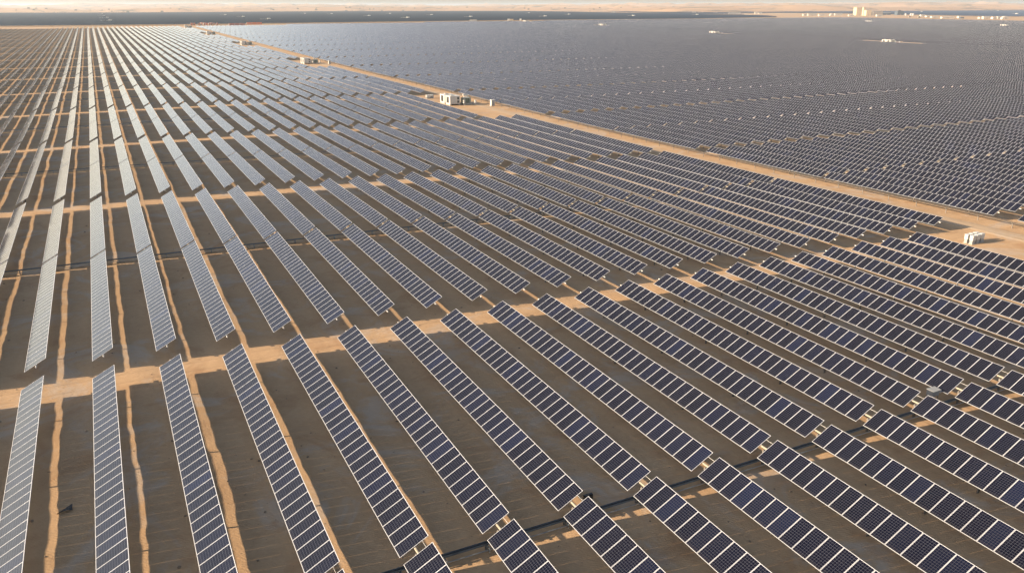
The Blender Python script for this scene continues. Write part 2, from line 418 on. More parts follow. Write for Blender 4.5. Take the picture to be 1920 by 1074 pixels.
# -- all the smaller tables: one object
def mass_of_tables():
    v, f, uv, mi = [], [], [], []; pv, pf = [], []; nv = 0
    for k in range(len(TAB)):
        if k in BIGSET: continue
        i, s = TAB[k]; x = XA[k]
        px, py = mx[k], my[k]
        if not np.isfinite(px).any(): continue
        if np.nanmin(px) > 2250 or np.nanmax(px) < -330 or np.nanmin(py) > 1250: continue
        tl, jz = tilt_of(i, s); near = YA[k] < 420
        yc, zc = zs_along(x, YA[k], jz)
        if i >= 28:                                  # here the tables close up towards the cross tracks
            st = (LT+.2*U)/LT; yc = (yc-YB[k])*st+YB[k]+.033*U if s % 2 == 0 else (yc-YA[k])*st+YA[k]-.033*U
        a, b, c, d = table_boxes(x, yc, zc, tl, 4 if near else 1)
        du = (k % 50)
        v += a; f += [tuple(q+nv for q in t) for t in b]; mi += d
        uv += [(p[0], p[1]+31*(k % 977)) for p in c]; nv += len(a)
        if YA[k] < 520:
            ends = YB[k] if s % 2 == 0 else YA[k]; sg = -1 if s % 2 == 0 else 1
            for dd in POSTS:
                y = ends+sg*dd; z = tz(x, y)+AXIS-.1; n0 = nv
                v += [(x-.07, y, z), (x+.07, y, z), (x+.07, y, z-1.5), (x-.07, y, z-1.5), (x, y-.06, z), (x, y+.06, z), (x, y+.06, z-1.5), (x, y-.06, z-1.5)]
                f += [(n0, n0+1, n0+2, n0+3), (n0+4, n0+5, n0+6, n0+7)]; uv += [(0, 0)]*8; mi += [3, 3]; nv += 8
    o = build_uv('far_solar_tables', v, f, uv, mi, [M_GLASS, M_ALU, M_BACK, M_POST])
    tag(o, 'thousands of distant solar tables filling the plain in even rows', 'solar tables', 'solar tables standing in long rows', 'stuff')
mass_of_tables()
# ------------------------------------------------------------------ the dark fields beyond, rows facing the camera
def far_field(name, poly, pitch, width, ang, label, holes=()):
    v, f = [], []; ys_ = [p[1] for p in poly]; y = min(ys_)
    while y < max(ys_):
        xsn = []
        for (x0, y0), (x1, y1) in zip(poly, poly[1:]+poly[:1]):
            if (y0 <= y) != (y1 <= y): xsn.append(x0+(x1-x0)*(y-y0)/(y1-y0))
        xsn.sort()
        for a, b in zip(xsn[::2], xsn[1::2]):
            x = a
            while x < b-5:
                e = min(x+120., b); z = tz(x, y); cy, cz = width/2*math.cos(ang), width/2*math.sin(ang); zc = z+1.6+cz
                if not any(abs(x+60-hx_) < 66 and abs(y-hy_) < 9 for hx_, hy_ in holes):
                    n0 = len(v)
                    for t in (0, -.04):
                        v += [(x, y-cy, zc-cz+t), (e-1.2, y-cy, zc-cz+t), (e-1.2, y+cy, zc+cz+t), (x, y+cy, zc+cz+t)]
                    f += [(n0, n0+1, n0+2, n0+3), (n0+7, n0+6, n0+5, n0+4), (n0, n0+4, n0+5, n0+1), (n0+2, n0+6, n0+7, n0+3)]
                x = e
        y += pitch
    me = bpy.data.meshes.new(name); me.from_pydata(v, [], f); me.materials.append(M_FAR); me.update()
    tag(link(name, me), label, 'solar field', None, 'stuff')
far_field('far_solar_field', [(-900, 1175), (8, 1165), (149, 1163), (375, 1205), (619, 1245), (973, 1232), (1290, 1345), (1400, 1500), (1440, 1750), (1540, 2004), (1916, 3700), (1045, 4100), (266, 3650), (-294, 3700), (-900, 3650)], 6.2, 4.2, math.radians(24), 'dark band of solar rows in front of the dunes')
far_field('side_solar_field', [(1600, 1780), (1585, 2060), (1690, 2127), (2108, 2224), (2167, 2043), (1900, 1460), (1760, 1180), (2300, 900), (4200, 2400), (6500, 4900), (3870, 4700), (2209, 3500), (1700, 2280)], 7.5, 4.2, math.radians(24), 'grey solar field behind the pale site buildings')
# ------------------------------------------------------------------ cable trays
def cable_tray(y, x0, x1, label, step=2.6):
    xs_ = np.arange(x0, x1, step); xs_ = xs_ if len(xs_) <= 100 else np.linspace(x0, x1, 100)
    root = empty('cable_tray', ((x0+x1)/2, y, tz((x0+x1)/2, y)), label, 'cable tray', 'cable trays crossing under the rows')
    B = root.location; px = np.linspace(x0, x1, 60); pz = terrain(px, 0*px+y)
    def strip(dy0, dy1, z0, z1, name, mat):
        m = MB()
        for a in range(len(px)-1):
            n0 = len(m.v)
            for q in (a, a+1):
                for dy in (dy0, dy1):
                    for z in (z0, z1): m.v.append((px[q]-B.x, dy, pz[q]+z-B.z))
            for f in ((0, 1, 5, 4), (2, 6, 7, 3), (1, 3, 7, 5), (0, 4, 6, 2)): m.f.append(tuple(n0+i for i in f)); m.m.append(0)
        m.obj(name, mat, root)
    strip(-.11, .11, .46, .485, 'tray_floor', M_STEEL); strip(.11, .13, .44, .55, 'side_rail', M_STEEL); strip(-.13, -.11, .44, .55, 'side_rail', M_STEEL)
    strip(-.42, -.35, .26, .32, 'conduit', M_RAIL); strip(-.03, .05, .49, .52, 'cable_bundle', M_BLACK)
    m = MB(); m.box(-.03, .03, .07, .12, -.5, .44); m.box(-.03, .03, -.12, -.07, -.5, .44); m.box(-.03, .03, -.55, .26, .40, .46); m.box(-.03, .03, -.53, -.43, .18, .26); me = m.mesh('tray_support', [M_STEEL])
    for x in xs_: link('tray_support', me, root, (x-B.x, 0, tz(x, y)-B.z))
TR = ['nearest', 'second', 'third', 'fourth', 'fifth', 'sixth', 'seventh']
for m in range(7):
    x1 = 20.6*U if m % 3 == 0 else 22.4*U
    cable_tray(Y0+m*PER-.05, max(-16*U, -(4+6*m)*U), x1, f"dark steel cable tray crossing under the rows, {TR[m]} from the front")
def road_tray():
    x = 24.12*U; y0, y1 = 40., 470.
    root = empty('roadside_cable_tray', (x, (y0+y1)/2, tz(x, (y0+y1)/2)), 'long dark cable tray on posts along the right edge of the sand road', 'cable tray')
    B = root.location; py = np.linspace(y0, y1, 160); pz = terrain(0*py+x, py)
    for nm, d0, d1, z0, z1 in (('tray_floor', -.10, .10, .80, .83), ('side_rail', -.12, -.10, .78, .90), ('side_rail', .10, .12, .78, .90)):
        m = MB()
        for a in range(len(py)-1):
            n0 = len(m.v)
            for q in (a, a+1):
                for d in (d0, d1):
                    for z in (z0, z1): m.v.append((d, py[q]-B.y, pz[q]+z-B.z))
            for f in ((0, 4, 5, 1), (2, 3, 7, 6), (1, 5, 7, 3), (0, 2, 6, 4)): m.f.append(tuple(n0+i for i in f)); m.m.append(0)
        m.obj(nm, M_RUST, root)
    m = MB(); m.box(-.05, .05, -.04, .04, -.5, .78); m.box(-.2, .2, -.03, .03, .70, .78); me = m.mesh('tray_support', [M_POST])
    for y in np.arange(y0+2, y1, 5.2): link('tray_support', me, root, (0, y-B.y, tz(x, y)-B.z))
road_tray()
# ------------------------------------------------------------------ cabinets, inverter stations
def cabinet_proto(label, group):
    r = empty('electrical_cabinet', (0, 0, 0), label, 'cabinet', group)
    m = MB(); m.box(-.60, .60, -.42, .42, .95, 2.1, 0, None, .03); m.box(-.68, .68, -.48, .48, 2.1, 2.17, 0, None, .02); m.obj('enclosure', M_WHITE, r)
    m = MB(); m.box(-.54, .54, -.38, .38, .10, .95); m.obj('plinth', M_GREYB, r)
    m = MB(); m.box(-.57, -.01, -.445, -.42, 1.0, 2.03, 0); m.box(.01, 0.57, -.445, -.42, 1.0, 2.03, 0); m.obj('door', M_WHITE, r)
    m = MB(); m.box(.03, .06, -.47, -.445, 1.35, 1.55); m.obj('handle', M_DARK, r.children[-1])
    m = MB(); m.box(-.75, .75, -.55, .55, -.25, .10); m.obj('footing', M_CONC, r)
    return r
POSN = {(0, 0): 'nearest the panels at the front of', (1, 0): 'in the middle of the front row of', (2, 0): 'nearest the road in the front row of', (0, 1): 'nearest the panels at the back of', (1, 1): 'in the middle of the back row of', (2, 1): 'nearest the road in the back row of'}
PADN = ['the large near group', 'the farther small group']
CAB = None
def cabinets(x, y, pad):
    global CAB
    for b in range(2):
        for a in range(3):
            lab = f"white electrical cabinet {POSN[(a, b)]} {PADN[pad]}"
            if CAB is None: CAB = cabinet_proto(lab, 'white electrical cabinets on the sand pads'); c = CAB
            else: c = copy_tree(CAB)
            c['label'] = lab; cx, cy = x+a*.92-.05*b, y+b*.72+.05*a; c.location = (cx, cy, gz(cx, cy)+.03); c.scale = (.54, .54, .54)
cabinets(21.63*U, 13.05*U, 0); cabinets(21.55*U, 53.2*U, 1)
def container_proto():
    r = empty('inverter_container', (0, 0, 0), 'x', 'container', 'white inverter containers')
    m = MB(); m.box(-1.75, 1.75, -1.9, 1.9, .45, 2.85, 0, None, .04)
    for k in range(14): m.box(-1.6+k*.13, -1.54+k*.13, -1.925, -1.895, .6, 2.7)
    m.box(-1.8, 1.8, -1.95, 1.95, 2.85, 2.93)
    m.obj('body', M_WHITE, r)
    m = MB(); m.box(-1.79, -1.745, -1.0, 1.0, .75, 2.65); m.obj('door', M_DARK, r)
    for z0 in (.75, 1.8):
        m = MB(); m.box(.75, 1.4, -1.94, -1.895, z0, z0+.75); m.obj('louvre', M_DARK, r)
    m = MB(); m.box(-1.7, -1.2, -1.8, 1.8, -.3, .45); m.box(1.2, 1.7, -1.8, 1.8, -.3, .45); m.obj('footing', M_CONC, r)
    m = MB(); m.box(-.9, .2, -.6, .6, 2.93, 3.12, 0, None, .03); m.obj('roof_vent', M_GREYB, r)
    return r
def transformer_proto():
    r = empty('transformer', (0, 0, 0), 'x', 'transformer', 'transformers beside the inverter containers')
    m = MB(); m.box(-1.1, 1.1, -.9, .9, .35, 2.5, 0, None, .05); m.obj('tank', M_WHITE, r)
    for sx in (-1, 1):
        m = MB()
        for k in range(9): m.box(sx*1.15-.0+(0 if sx > 0 else -.55), sx*1.15+(.55 if sx > 0 else 0), -.8+k*.19, -.74+k*.19, .6, 2.3)
        m.obj('radiator', M_GREEN, r)
    m = MB()
    for k in range(9): m.box(-.9+k*.22, -.84+k*.22, -1.4, -.9, .6, 2.3)
    m.obj('radiator', M_GREEN, r)
    m = MB(); m.tube([(-1.0, .5, 3.15), (1.0, .5, 3.15)], .36, 14); m.box(-.7, -.6, .3, .7, 2.5, 2.9); m.box(.6, .7, .3, .7, 2.5, 2.9); m.obj('conservator', M_WHITE, r)
    for k in range(3):
        m = MB(); m.tube([(-.6+k*.6, -.3, 2.5), (-.6+k*.6, -.3, 3.0)], [.11, .05], 8); m.obj('bushing', M_CREAM, r)
    m = MB(); m.box(-1.6, 1.6, -1.5, 1.2, -.3, .35); m.obj('plinth', M_CONC, r)
    return r
def switch_proto():
    r = empty('switch_cabinet', (0, 0, 0), 'x', 'cabinet', 'small white cabinets by the inverter stations')
    m = MB(); m.box(-.6, .6, -.5, .5, .12, 1.9, 0, None, .03); m.box(-.66, .66, -.56, .56, 1.9, 1.98, 0, None, .02); m.obj('enclosure', M_WHITE, r)
    m = MB(); m.box(-.5, .5, -.525, -.5, .25, 1.8); m.obj('door', M_GREYB, r)
    m = MB(); m.box(-.7, .7, -.6, .6, -.25, .12); m.obj('plinth', M_CONC, r)
    return r
def pole_proto():
    r = empty('equipment_post', (0, 0, 0), 'x', 'equipment post', 'short white posts by the inverter stations')
    m = MB(); m.tube([(0, 0, -.3), (0, 0, .9)], .06, 8); m.obj('stand', M_GREYB, r)
    m = MB(); m.box(-.28, .28, -.2, .2, .75, 1.75, 0, None, .03); m.obj('box', M_WHITE, r); return r
CONT, TRAF, SWI, POL = container_proto(), transformer_proto(), switch_proto(), pole_proto(); FIRST = {}
def place(proto, x, y, label, rz=0):
    o = proto if proto.name not in FIRST else copy_tree(proto); FIRST[proto.name] = 1
    o.location = (x, y, gz(x, y)); o.rotation_euler = (0, 0, rz); o['label'] = label
    if proto is TRAF: o.scale = (.85, .85, .92)
STN = ['nearest', 'second', 'third', 'fourth', 'farthest']
def station(x, y, where):
    place(CONT, x, y, f"white inverter container with dark door, front one of {where}")
    place(CONT, x-.1, y+4.5, f"white inverter container with dark door, rear one of {where}")
    place(TRAF, x+4.5, y-.2, f"pale transformer with green radiators at {where}")
    place(SWI, x+2.9, y+3.6, f"white switch cabinet behind the transformer of {where}")
    place(POL, x+2.5, y-3.4, f"stubby white equipment post left of the transformer of {where}")
    place(POL, x+6.1, y-4.2, f"stubby white equipment post right of the transformer of {where}")
for k in range(5): station(109.0, 246.5+204.9*k, f"the {STN[k]} roadside inverter station")
for k in range(2): place(SWI, 119.3, 238.5+204.9*k, f"white cabinet at the road edge by the {STN[k]} roadside inverter station")
FS = ['right-hand field, nearest of its line', 'right-hand field, nearest of all', 'right-hand field, third of its line', 'right-hand field, far corner', 'right-hand field, outer far line', 'right-hand field, outer near line']
for (a, b), w in zip(ST_ROAD, ['second station in the right-hand field', 'nearest station in the right-hand field', 'third station in the right-hand field', 'farthest station in the right-hand field', 'upper station at far right edge', 'lower station at far right edge']):
    station(a*U, b*U, 'the '+w)
# tiny stations scattered over the far dark field
def tiny_station(x, y):
    m = MB(); z = tz(x, y)
    for k, (dx, w, h) in enumerate([(-9, 2.4, 3), (-5, 2.4, 3), (-1, 2.4, 3), (3.5, 4.5, 4.2), (9, 3, 2.6)]):
        m.box(dx-w/2, dx+w/2, -3, 3, 0, h); m.box(dx-w/2-.1, dx+w/2+.1, -3.1, 3.1, h, h+.2)
    return m.obj('inverter_station', M_WHITE, None, (x, y, z+.2))
FAR_ST = [(41,2818),(36,2216),(36,1823),(33,1440),(320,2300),(293,1842),(275,1467),(603,2645),(630,2428),(574,1878),(540,1519),(827,2494),(775,2008),(700,1592),(1264,2420),(869,1586),(1127,1930),(1734,2646),(1077,1563),(1362,1701),(2813,2198),(3944,2816),(3636,2454),(2169,1409),(3695,2696)]
for x, y in FAR_ST: tag(tiny_station(x, y), 'tiny white inverter station out in the far dark solar fields', 'inverter station', 'tiny white stations in the far solar fields')
# ------------------------------------------------------------------ small things at the front
def combiner_box():
    x, y = 63.6, 37.05; z = gz(x, y)
    r = empty('combiner_box', (x, y, z), 'grey combiner box on legs beside the nearest cable tray', 'combiner box')
    m = MB(); m.box(-.42, .42, -.27, .27, .55, 1.02, 0, None, .02); m.obj('enclosure', M_GREYB, r)
    m = MB(); m.box(-.47, .47, -.33, .33, 1.02, 1.06, 0, Matrix.Rotation(.05, 4, 'X')); m.obj('lid', M_GREYB, r)
    for sx in (-.37, .37):
        for sy in (-.22, .22):
            m = MB(); m.box(sx-.03, sx+.03, sy-.03, sy+.03, -.3, .55); m.obj('leg', M_POST, r)
    m = MB(); m.tube([(.5, -.05, .7), (.9, -.05, .55), (1.3, .15, .6), (2.0, .5, 1.05)], .04, 8); m.obj('conduit', M_WHITE, r)
combiner_box()
def dark_box():
    x, y = 31.75, 37.0; z = gz(x, y)
    r = empty('isolator_box', (x, y, z), 'small black isolator box on a frame behind the nearest cable tray', 'isolator box')
    m = MB(); m.box(-.32, .32, -.10, .10, .45, .80, 0, None, .02); m.obj('enclosure', M_BLACK, r)
    m = MB(); m.box(-.33, -.27, -.03, .03, -.3, .45); m.obj('leg', M_POST, r); m = MB(); m.box(.27, .33, -.03, .03, -.3, .45); m.obj('leg', M_POST, r)
dark_box()
def scrap():
    x, y = 1.95, 50.5; m = MB(); n = 8  # thin bent black sheet, narrow at one end
    for k in range(n+1):
        t = k/n; w = .08+.36*t; m.v += [(t*.85, -w*.5+.1*t, .02+.16*math.sin(t*2.6)), (t*.85, w*.5+.25*t, .03+.2*t), (t*.85, -w*.5+.1*t, .0+.16*math.sin(t*2.6)), (t*.85, w*.5+.25*t, .01+.2*t)]
    for k in range(n):
        a, b = 4*k, 4*k+4
        for f in ((a, b, b+1, a+1), (a+2, a+3, b+3, b+2), (a, a+2, b+2, b), (a+1, b+1, b+3, a+3)): m.f.append(f); m.m.append(0)
    o = m.obj('bent_sheet', M_BLACK, None, (x, y, gz(x, y)+.03)); tag(o, 'bent black sheet lying on the sunlit sand strip', 'plastic sheet')
scrap()
def stones():
    rr = random.Random(99); m = MB(); n = 0
    while n < 1100:
        x, y = rr.uniform(-25, 90), rr.uniform(28, 130)
        if rr.random() > 45/max(45, math.hypot(x, y)): continue
        n += 1; z = gz(x, y); s_ = .03+.10*rr.random()**3; b = len(m.v); k = rr.randint(5, 7)
        for ring, (rad, h) in enumerate(((1., -.3), (.9, .35), (.45, .75))):
            for q in range(k):
                a = 6.283*q/k+ring*.3; r_ = s_*rad*rr.uniform(.75, 1.25); m.v.append((x+r_*math.cos(a), y+r_*math.sin(a), z+s_*h*rr.uniform(.7, 1.1)))
        for ring in range(2):
            for q in range(k):
                q2 = (q+1) % k; m.f.append((b+ring*k+q, b+ring*k+q2, b+ring*k+k+q2, b+ring*k+k+q)); m.m.append(0)
        m.f.append(tuple(b+2*k+q for q in range(k))); m.m.append(0)
    tag(m.obj('stones', simple('desert_stone', (.22, .165, .115), .9, 0, .4, 2.)), 'small stones and clods strewn over the sand between the rows', 'stones', None, 'stuff')
stones()
# ------------------------------------------------------------------ orange drums and containers at the field's far edge
def drum_proto():
    r = empty('cable_drum', (0, 0, 0), 'x', 'cable drum', 'orange cable drums at the far edge')
    for sx in (-1, 1):
        m = MB(); m.tube([(sx*.85-.08, 0, 1.85), (sx*.85+.08, 0, 1.85)], 1.85, 20); m.obj('flange', M_ORANGE if sx > 0 else M_SHED, r)
    m = MB(); m.tube([(-.8, 0, 1.85), (.8, 0, 1.85)], 1.35, 18); m.obj('winding', M_RED, r); return r
DRUM = drum_proto()
def put(proto, x, y, label, rz):
    o = proto if proto.name not in FIRST else copy_tree(proto); FIRST[proto.name] = 1
    o.location = (x, y, tz(x, y)+.05); o.rotation_euler = (0, 0, rz); o['label'] = label
for k, dx in enumerate([0, 3.4, 8.5, 11.5, 15, 17.6, 20.5, 23.2, 26.5, 30]):
    put(DRUM, 123+dx*1.0, 1146+random.uniform(-2, 3)-dx*.2, f"orange and white cable drum, {ORD[k]} from the left, at the field's far edge", random.uniform(-.5, .5))
def ship(x, y, mat, label, z=0, rz=0):
    r = empty('shipping_container', (x, y, tz(x, y)+.1+z), label, 'shipping container', 'containers at the far edge of the field', rz)
    m = MB(); m.box(-3.03, 3.03, -1.22, 1.22, 0, 2.6, 0, None, .04)
    for k in range(20): m.box(-2.9+k*.3, -2.76+k*.3, -1.26, -1.215, .15, 2.45)
    m.obj('body', mat, r)
    m = MB(); m.box(-3.08, -3.03, -1.1, 1.1, .1, 2.5); m.obj('door', M_GREYB, r)
for k in range(3): ship(171+k*6.6, 1142-k*.6, M_RED, f"dull red shipping container, {ORD[k]} from the left, beyond the field's far edge")
for k in range(3): ship(192.6+k*6.4, 1140-k*.5, M_ORANGE, f"bright orange shipping container, {ORD[k]} from the left, beyond the field's far edge", .9)
# ------------------------------------------------------------------ the site buildings far off to the right
def building(name, x, y, w, h, d, mat, label, roof='flat', roofmat=None, cat='building', windows=0):
    r = empty(name, (x, y, tz(x, y)), label, cat, None, -YAW+.12)
    m = MB()
    if roof == 'arch':
        n = 12
        for q in (-d/2, d/2): m.v += [(-w/2*math.cos(math.pi*k/n), q, h*math.sin(math.pi*k/n)) for k in range(n+1)]
        for k in range(n): m.f.append((k, k+n+1, k+n+2, k+1)); m.m.append(0)
        m.f.append(tuple(range(n+1))); m.m.append(0); m.f.append(tuple(range(2*n+1, n, -1))); m.m.append(0)
        m.obj('shell', mat, r); m = MB(); m.box(-w*.12, w*.12, -d/2-.1, -d/2, 0, h*.55); m.obj('door', M_TAN, r); return r
    m.box(-w/2, w/2, -d/2, d/2, -.5, h); m.obj('wall', mat, r)
    if roof == 'gable':
        m = MB(); b = h; t = h+.12*d; e = .4
        m.v += [(-w/2-e, -d/2-e, b), (w/2+e, -d/2-e, b), (w/2+e, 0, t), (-w/2-e, 0, t), (-w/2-e, d/2+e, b), (w/2+e, d/2+e, b)]
        m.f += [(0, 1, 2, 3), (3, 2, 5, 4), (0, 3, 4), (1, 5, 2)]; m.m += [0]*4; m.obj('roof', roofmat or mat, r)
    else:
        m = MB(); m.box(-w/2-.2, w/2+.2, -d/2-.2, d/2+.2, h, h+.5); m.obj('roof', roofmat or mat, r)
    if windows:
        for k in range(windows):
            xx = -w/2+(k+.5)*w/windows; m = MB(); m.box(xx-.7, xx+.7, -d/2-.08, -d/2, h*.45, h*.7); m.obj('window', M_SLATE, r)
    m = MB(); m.box(-1.2, 1.2, -d/2-.1, -d/2-.02, 0, min(2.6, h*.6)); m.obj('door', M_TAN, r)
    return r
building('tower_block', 1776, 1570, 18, 18.5, 16, M_BEIGE, 'tall cream building, the highest in the far compound')
building('stair_tower', 1767, 1545, 5, 19.2, 6, M_BEIGE, 'slim cream stair tower right of the tallest building')
building('office_block', 1754, 1521, 13.4, 12.6, 12, M_BEIGE, 'square cream block right of the slim tower')
building('warehouse', 1825, 1556, 26, 9.6, 18, M_TAN, 'long brown warehouse with a flat roof behind the cream block')
building('storage_hall', 1944, 1628, 24, 5.6, 16, M_SLATE, 'dark hall under an oversized white roof', 'flat', M_WHITE)
b = building('control_building', 1927, 1569, 17.8, 9.2, 14, M_SLATE, 'dark blue glazed control building with rooftop plant', windows=4)
m = MB(); m.box(-3, 3, -2.5, 2.5, 9.6, 12.0); m.obj('rooftop_plant', M_DARK, b)
building('site_office', 1631, 1380, 14.2, 3.9, 5, M_SHED, 'pale low site office in front of the brown warehouse', windows=4)
for k, (x, y) in enumerate([(1884, 1514), (1895, 1507), (1889, 1496)]):
    r = empty('water_tank', (x, y, tz(x, y)), ['white upright tank, leftmost of three beside the dark blue building', 'white upright tank, middle one of three beside the dark blue building', 'white upright tank, rightmost of three beside the dark blue building'][k], 'tank', 'white tanks in the far compound')
    m = MB(); m.tube([(0, 0, 0), (0, 0, 4.4)], 2.0, 14); m.obj('shell', M_WHITE, r); m = MB(); m.tube([(0, 0, 4.4), (0, 0, 5.1)], [2.05, .3], 14); m.obj('roof', M_WHITE, r)
for k, (x, y) in enumerate([(1536, 1223), (1542, 1204), (1502, 1174)]):
    r = empty('lorry', (x, y, tz(x, y)), f"dark lorry, {['farthest', 'middle', 'nearest'][k]} of three parked by the white tanks", 'lorry', 'dark lorries by the compound', .3)
    m = MB(); m.box(-2.2, 2.6, -1.2, 1.2, .9, 3.0, 0, None, .05); m.obj('body', M_DARK, r); m = MB(); m.box(-4, -2.35, -1.1, 1.1, .7, 2.6, 0, None, .2); m.obj('cab', M_TAN, r)
    for wx in (-3.2, .9, 2.0):
        for wy in (-1.05, 1.05): m = MB(); m.tube([(wx, wy-.15, .5), (wx, wy+.15, .5)], .5, 12); m.obj('wheel', M_BLACK, r)
SH = [(1504,1112,25,3,'g','long white site shed standing right of the lorries'),(1560,1128,4.5,3.4,'g','small pale hut just right of the long white shed'),(1520,1093,6.5,2.4,'d','low dark hut at the end of the long white shed'),(1562,1084,5.5,2.8,'g','small white hut left of the two bright sheds'),(1551,1064,14,4,'g','bright white shed near the right edge of the picture'),(1557,1052,8.6,3.4,'g','short white shed beside the bright white shed'),(1575,1056,5.4,3.9,'g','stubby white shed before the white arched shelter'),(1561,1033,15,5.6,'a','white arched shelter near the right edge of the picture'),(1582,1559,9.7,4.1,'g','short white hut left of the tall cream building'),(1614,1567,22,4.9,'g','long white hut left of the tall cream building'),(1692,1577,11.4,5.1,'a','cream arched shelter left of the tall cream building'),(1735,1596,20,4.3,'g','low cream shed touching the arched shelter on the left'),(1615,1538,13.8,3.4,'g','low pale shed between the huts and arched shelter'),(1876,2360,11.6,4.1,'g','tiny pale hut, leftmost on the distant sand strip'),(1925,2384,17.7,3.1,'g','second tiny pale hut on the distant sand strip'),(1877,2248,13,3.2,'g','third tiny pale hut on the distant sand strip'),(1852,2186,18,2.6,'g','fourth tiny pale hut on the distant sand strip'),(1818,2086,38,3.2,'g','long thin white shed on the distant sand strip'),(1926,2109,9,4.7,'g','upright pale hut right of the thin white shed'),(1882,2042,10.5,3.5,'g','pale hut at the end of the distant sand strip'),(1604,1233,8.4,3,'g','small tan hut behind the three lorries'),(1528,1159,13.5,2.7,'g','low tan shed right of the nearest lorry'),(1676,1302,10,3.8,'g','pale hut behind the dark lorries, against the grey field'),(1629,1459,13.3,2.7,'g','low sandy shed at the foot of the tallest building')]
for x, y, w, h, k, lab in SH:
    building('arched_shelter' if k == 'a' else 'site_shed', x, y, w, h, 6, M_SLATE if k == 'd' else M_SHED, lab, {'g': 'gable', 'a': 'arch', 'd': 'flat'}[k], cat='shed' if k != 'a' else 'shelter', windows=0)
building('field_store', 616, 1231, 7.6, 3.1, 4, M_BEIGE, 'cream store box at the middle of the field\'s far edge')
building('guard_hut', 610.5, 1228, 2.6, 3.4, 3, M_WHITE, 'white hut joined to the cream store at the far edge')
building('pump_house', 625, 1214, 2.4, 3.6, 3, M_WHITE, 'small white hut right of the cream store at the far edge')
building('open_shelter', 546, 1222, 11, 2.6, 4, M_GREYB, 'low grey shelter left of the cream store at the far edge', 'flat', M_SHED)
# ------------------------------------------------------------------ dunes with sparse shrubs
def hashn(ix, iy, sd):
    n = (ix*374761393+iy*668265263+sd*974634777) & 0x7fffffff; n = ((n ^ (n >> 13))*1274126177) & 0x7fffffff; return ((n ^ (n >> 16)) & 0xffff)/65535.
def vnoise(x, y, sd):
    ix, iy = np.floor(x).astype(np.int64), np.floor(y).astype(np.int64); fx, fy = x-ix, y-iy; fx, fy = fx*fx*(3-2*fx), fy*fy*(3-2*fy)
    return (hashn(ix, iy, sd)*(1-fx)+hashn(ix+1, iy, sd)*fx)*(1-fy)+(hashn(ix, iy+1, sd)*(1-fx)+hashn(ix+1, iy+1, sd)*fx)*fy
AZ = np.linspace(math.radians(-14), math.radians(68), 640); RR = np.linspace(0, 1, 240)**1.3
r0 = np.interp(np.degrees(AZ), [-20, -5, 5, 16, 26, 33, 38, 45, 55, 75], [3750, 3720, 3800, 4150, 4250, 3700, 2950, 3350, 4600, 7000])
def dune_h(x, y, t):
    z = 0
    for k, (lam, a) in enumerate([(1500, .8), (650, .75), (290, .55), (130, .25)]):
        n = vnoise(x/lam*1.25, y/lam*.8, k+11); z = z+a*(1-np.abs(2*n-1))
    return (np.clip(z/2.35, 0, 1)**2.2)*(14+70*np.clip(t, 0, 1)**.6)*np.clip(t*26, 0, 1)
T_, A_ = np.meshgrid(RR, np.arange(len(AZ)), indexing='ij'); AA = AZ[A_]; R_ = r0[A_]+T_*(11000-r0[A_])
DX, DY = CAM[0]+R_*np.sin(AA), R_*np.cos(AA); DZ = 7.35+dune_h(DX, DY, T_)*1.0+.15*T_
nA = len(AZ); me = bpy.data.meshes.new('dunes'); vv = np.stack([DX, DY, DZ], -1).reshape(-1, 3)
ii = np.arange(len(RR)-1)[:, None]*nA+np.arange(nA-1)[None]; ff = np.stack([ii, ii+1, ii+nA+1, ii+nA], -1).reshape(-1, 4)[:, ::-1]
me.from_pydata(vv.tolist(), [], ff.tolist()); me.polygons.foreach_set('use_smooth', [True]*len(ff)); me.materials.append(M_DUNE); me.update()
tag(link('dunes', me), 'pale orange sand dunes along the horizon', 'dunes', None, 'structure')
M_LEAF = simple('desert_leaf', (.07, .08, .04), .8, 0, .3, .5); M_BARK = simple('desert_bark', (.13, .09, .06), .9)
def shrub_proto():
    r = empty('desert_shrub', (0, 0, 0), 'dark desert shrub standing on the far dunes', 'shrub', 'shrubs dotted over the far dunes')
    rr = random.Random(5); m = MB()
    for k in range(420):
        a, e, q = rr.uniform(0, 6.28), rr.uniform(-.2, 1.3), rr.uniform(.45, 1)**.6
        c = Vector((math.cos(a)*math.cos(e)*7*q*rr.uniform(.8, 1.1), math.sin(a)*math.cos(e)*7*q, 3+math.sin(e)*6*q)); n = Vector((rr.gauss(0, 1), rr.gauss(0, 1), rr.gauss(0, 1))).normalized(); t = n.orthogonal().normalized(); b2 = n.cross(t); s = rr.uniform(.5, 1.1)
        m.quad([c+t*s, c+b2*s*.6, c-t*s, c-b2*s*.6])
    m.obj('crown', M_LEAF, r)
    m = MB()
    for k in range(5): m.tube([(0, 0, -2), (math.cos(k*1.3)*1.2, math.sin(k*1.3)*1.2, 2), (math.cos(k*1.3)*3.5, math.sin(k*1.3)*3.5, 5)], [.5, .35, .1], 6)
    m.obj('trunk', M_BARK, r); return r
SHR = shrub_proto(); rr = random.Random(21); first = True
for k in range(60):
    a = int(rr.uniform(.1, .62)*nA); t = int(rr.uniform(4, 46)); x, y, z = DX[t, a], DY[t, a], DZ[t, a]
    o = SHR if first else copy_tree(SHR); first = False
    s = rr.uniform(.35, .8); o.location = (x, y, z-.3); o.scale = (s*1.2, s*1.2, s); o.rotation_euler = (0, 0, rr.uniform(0, 6.28))
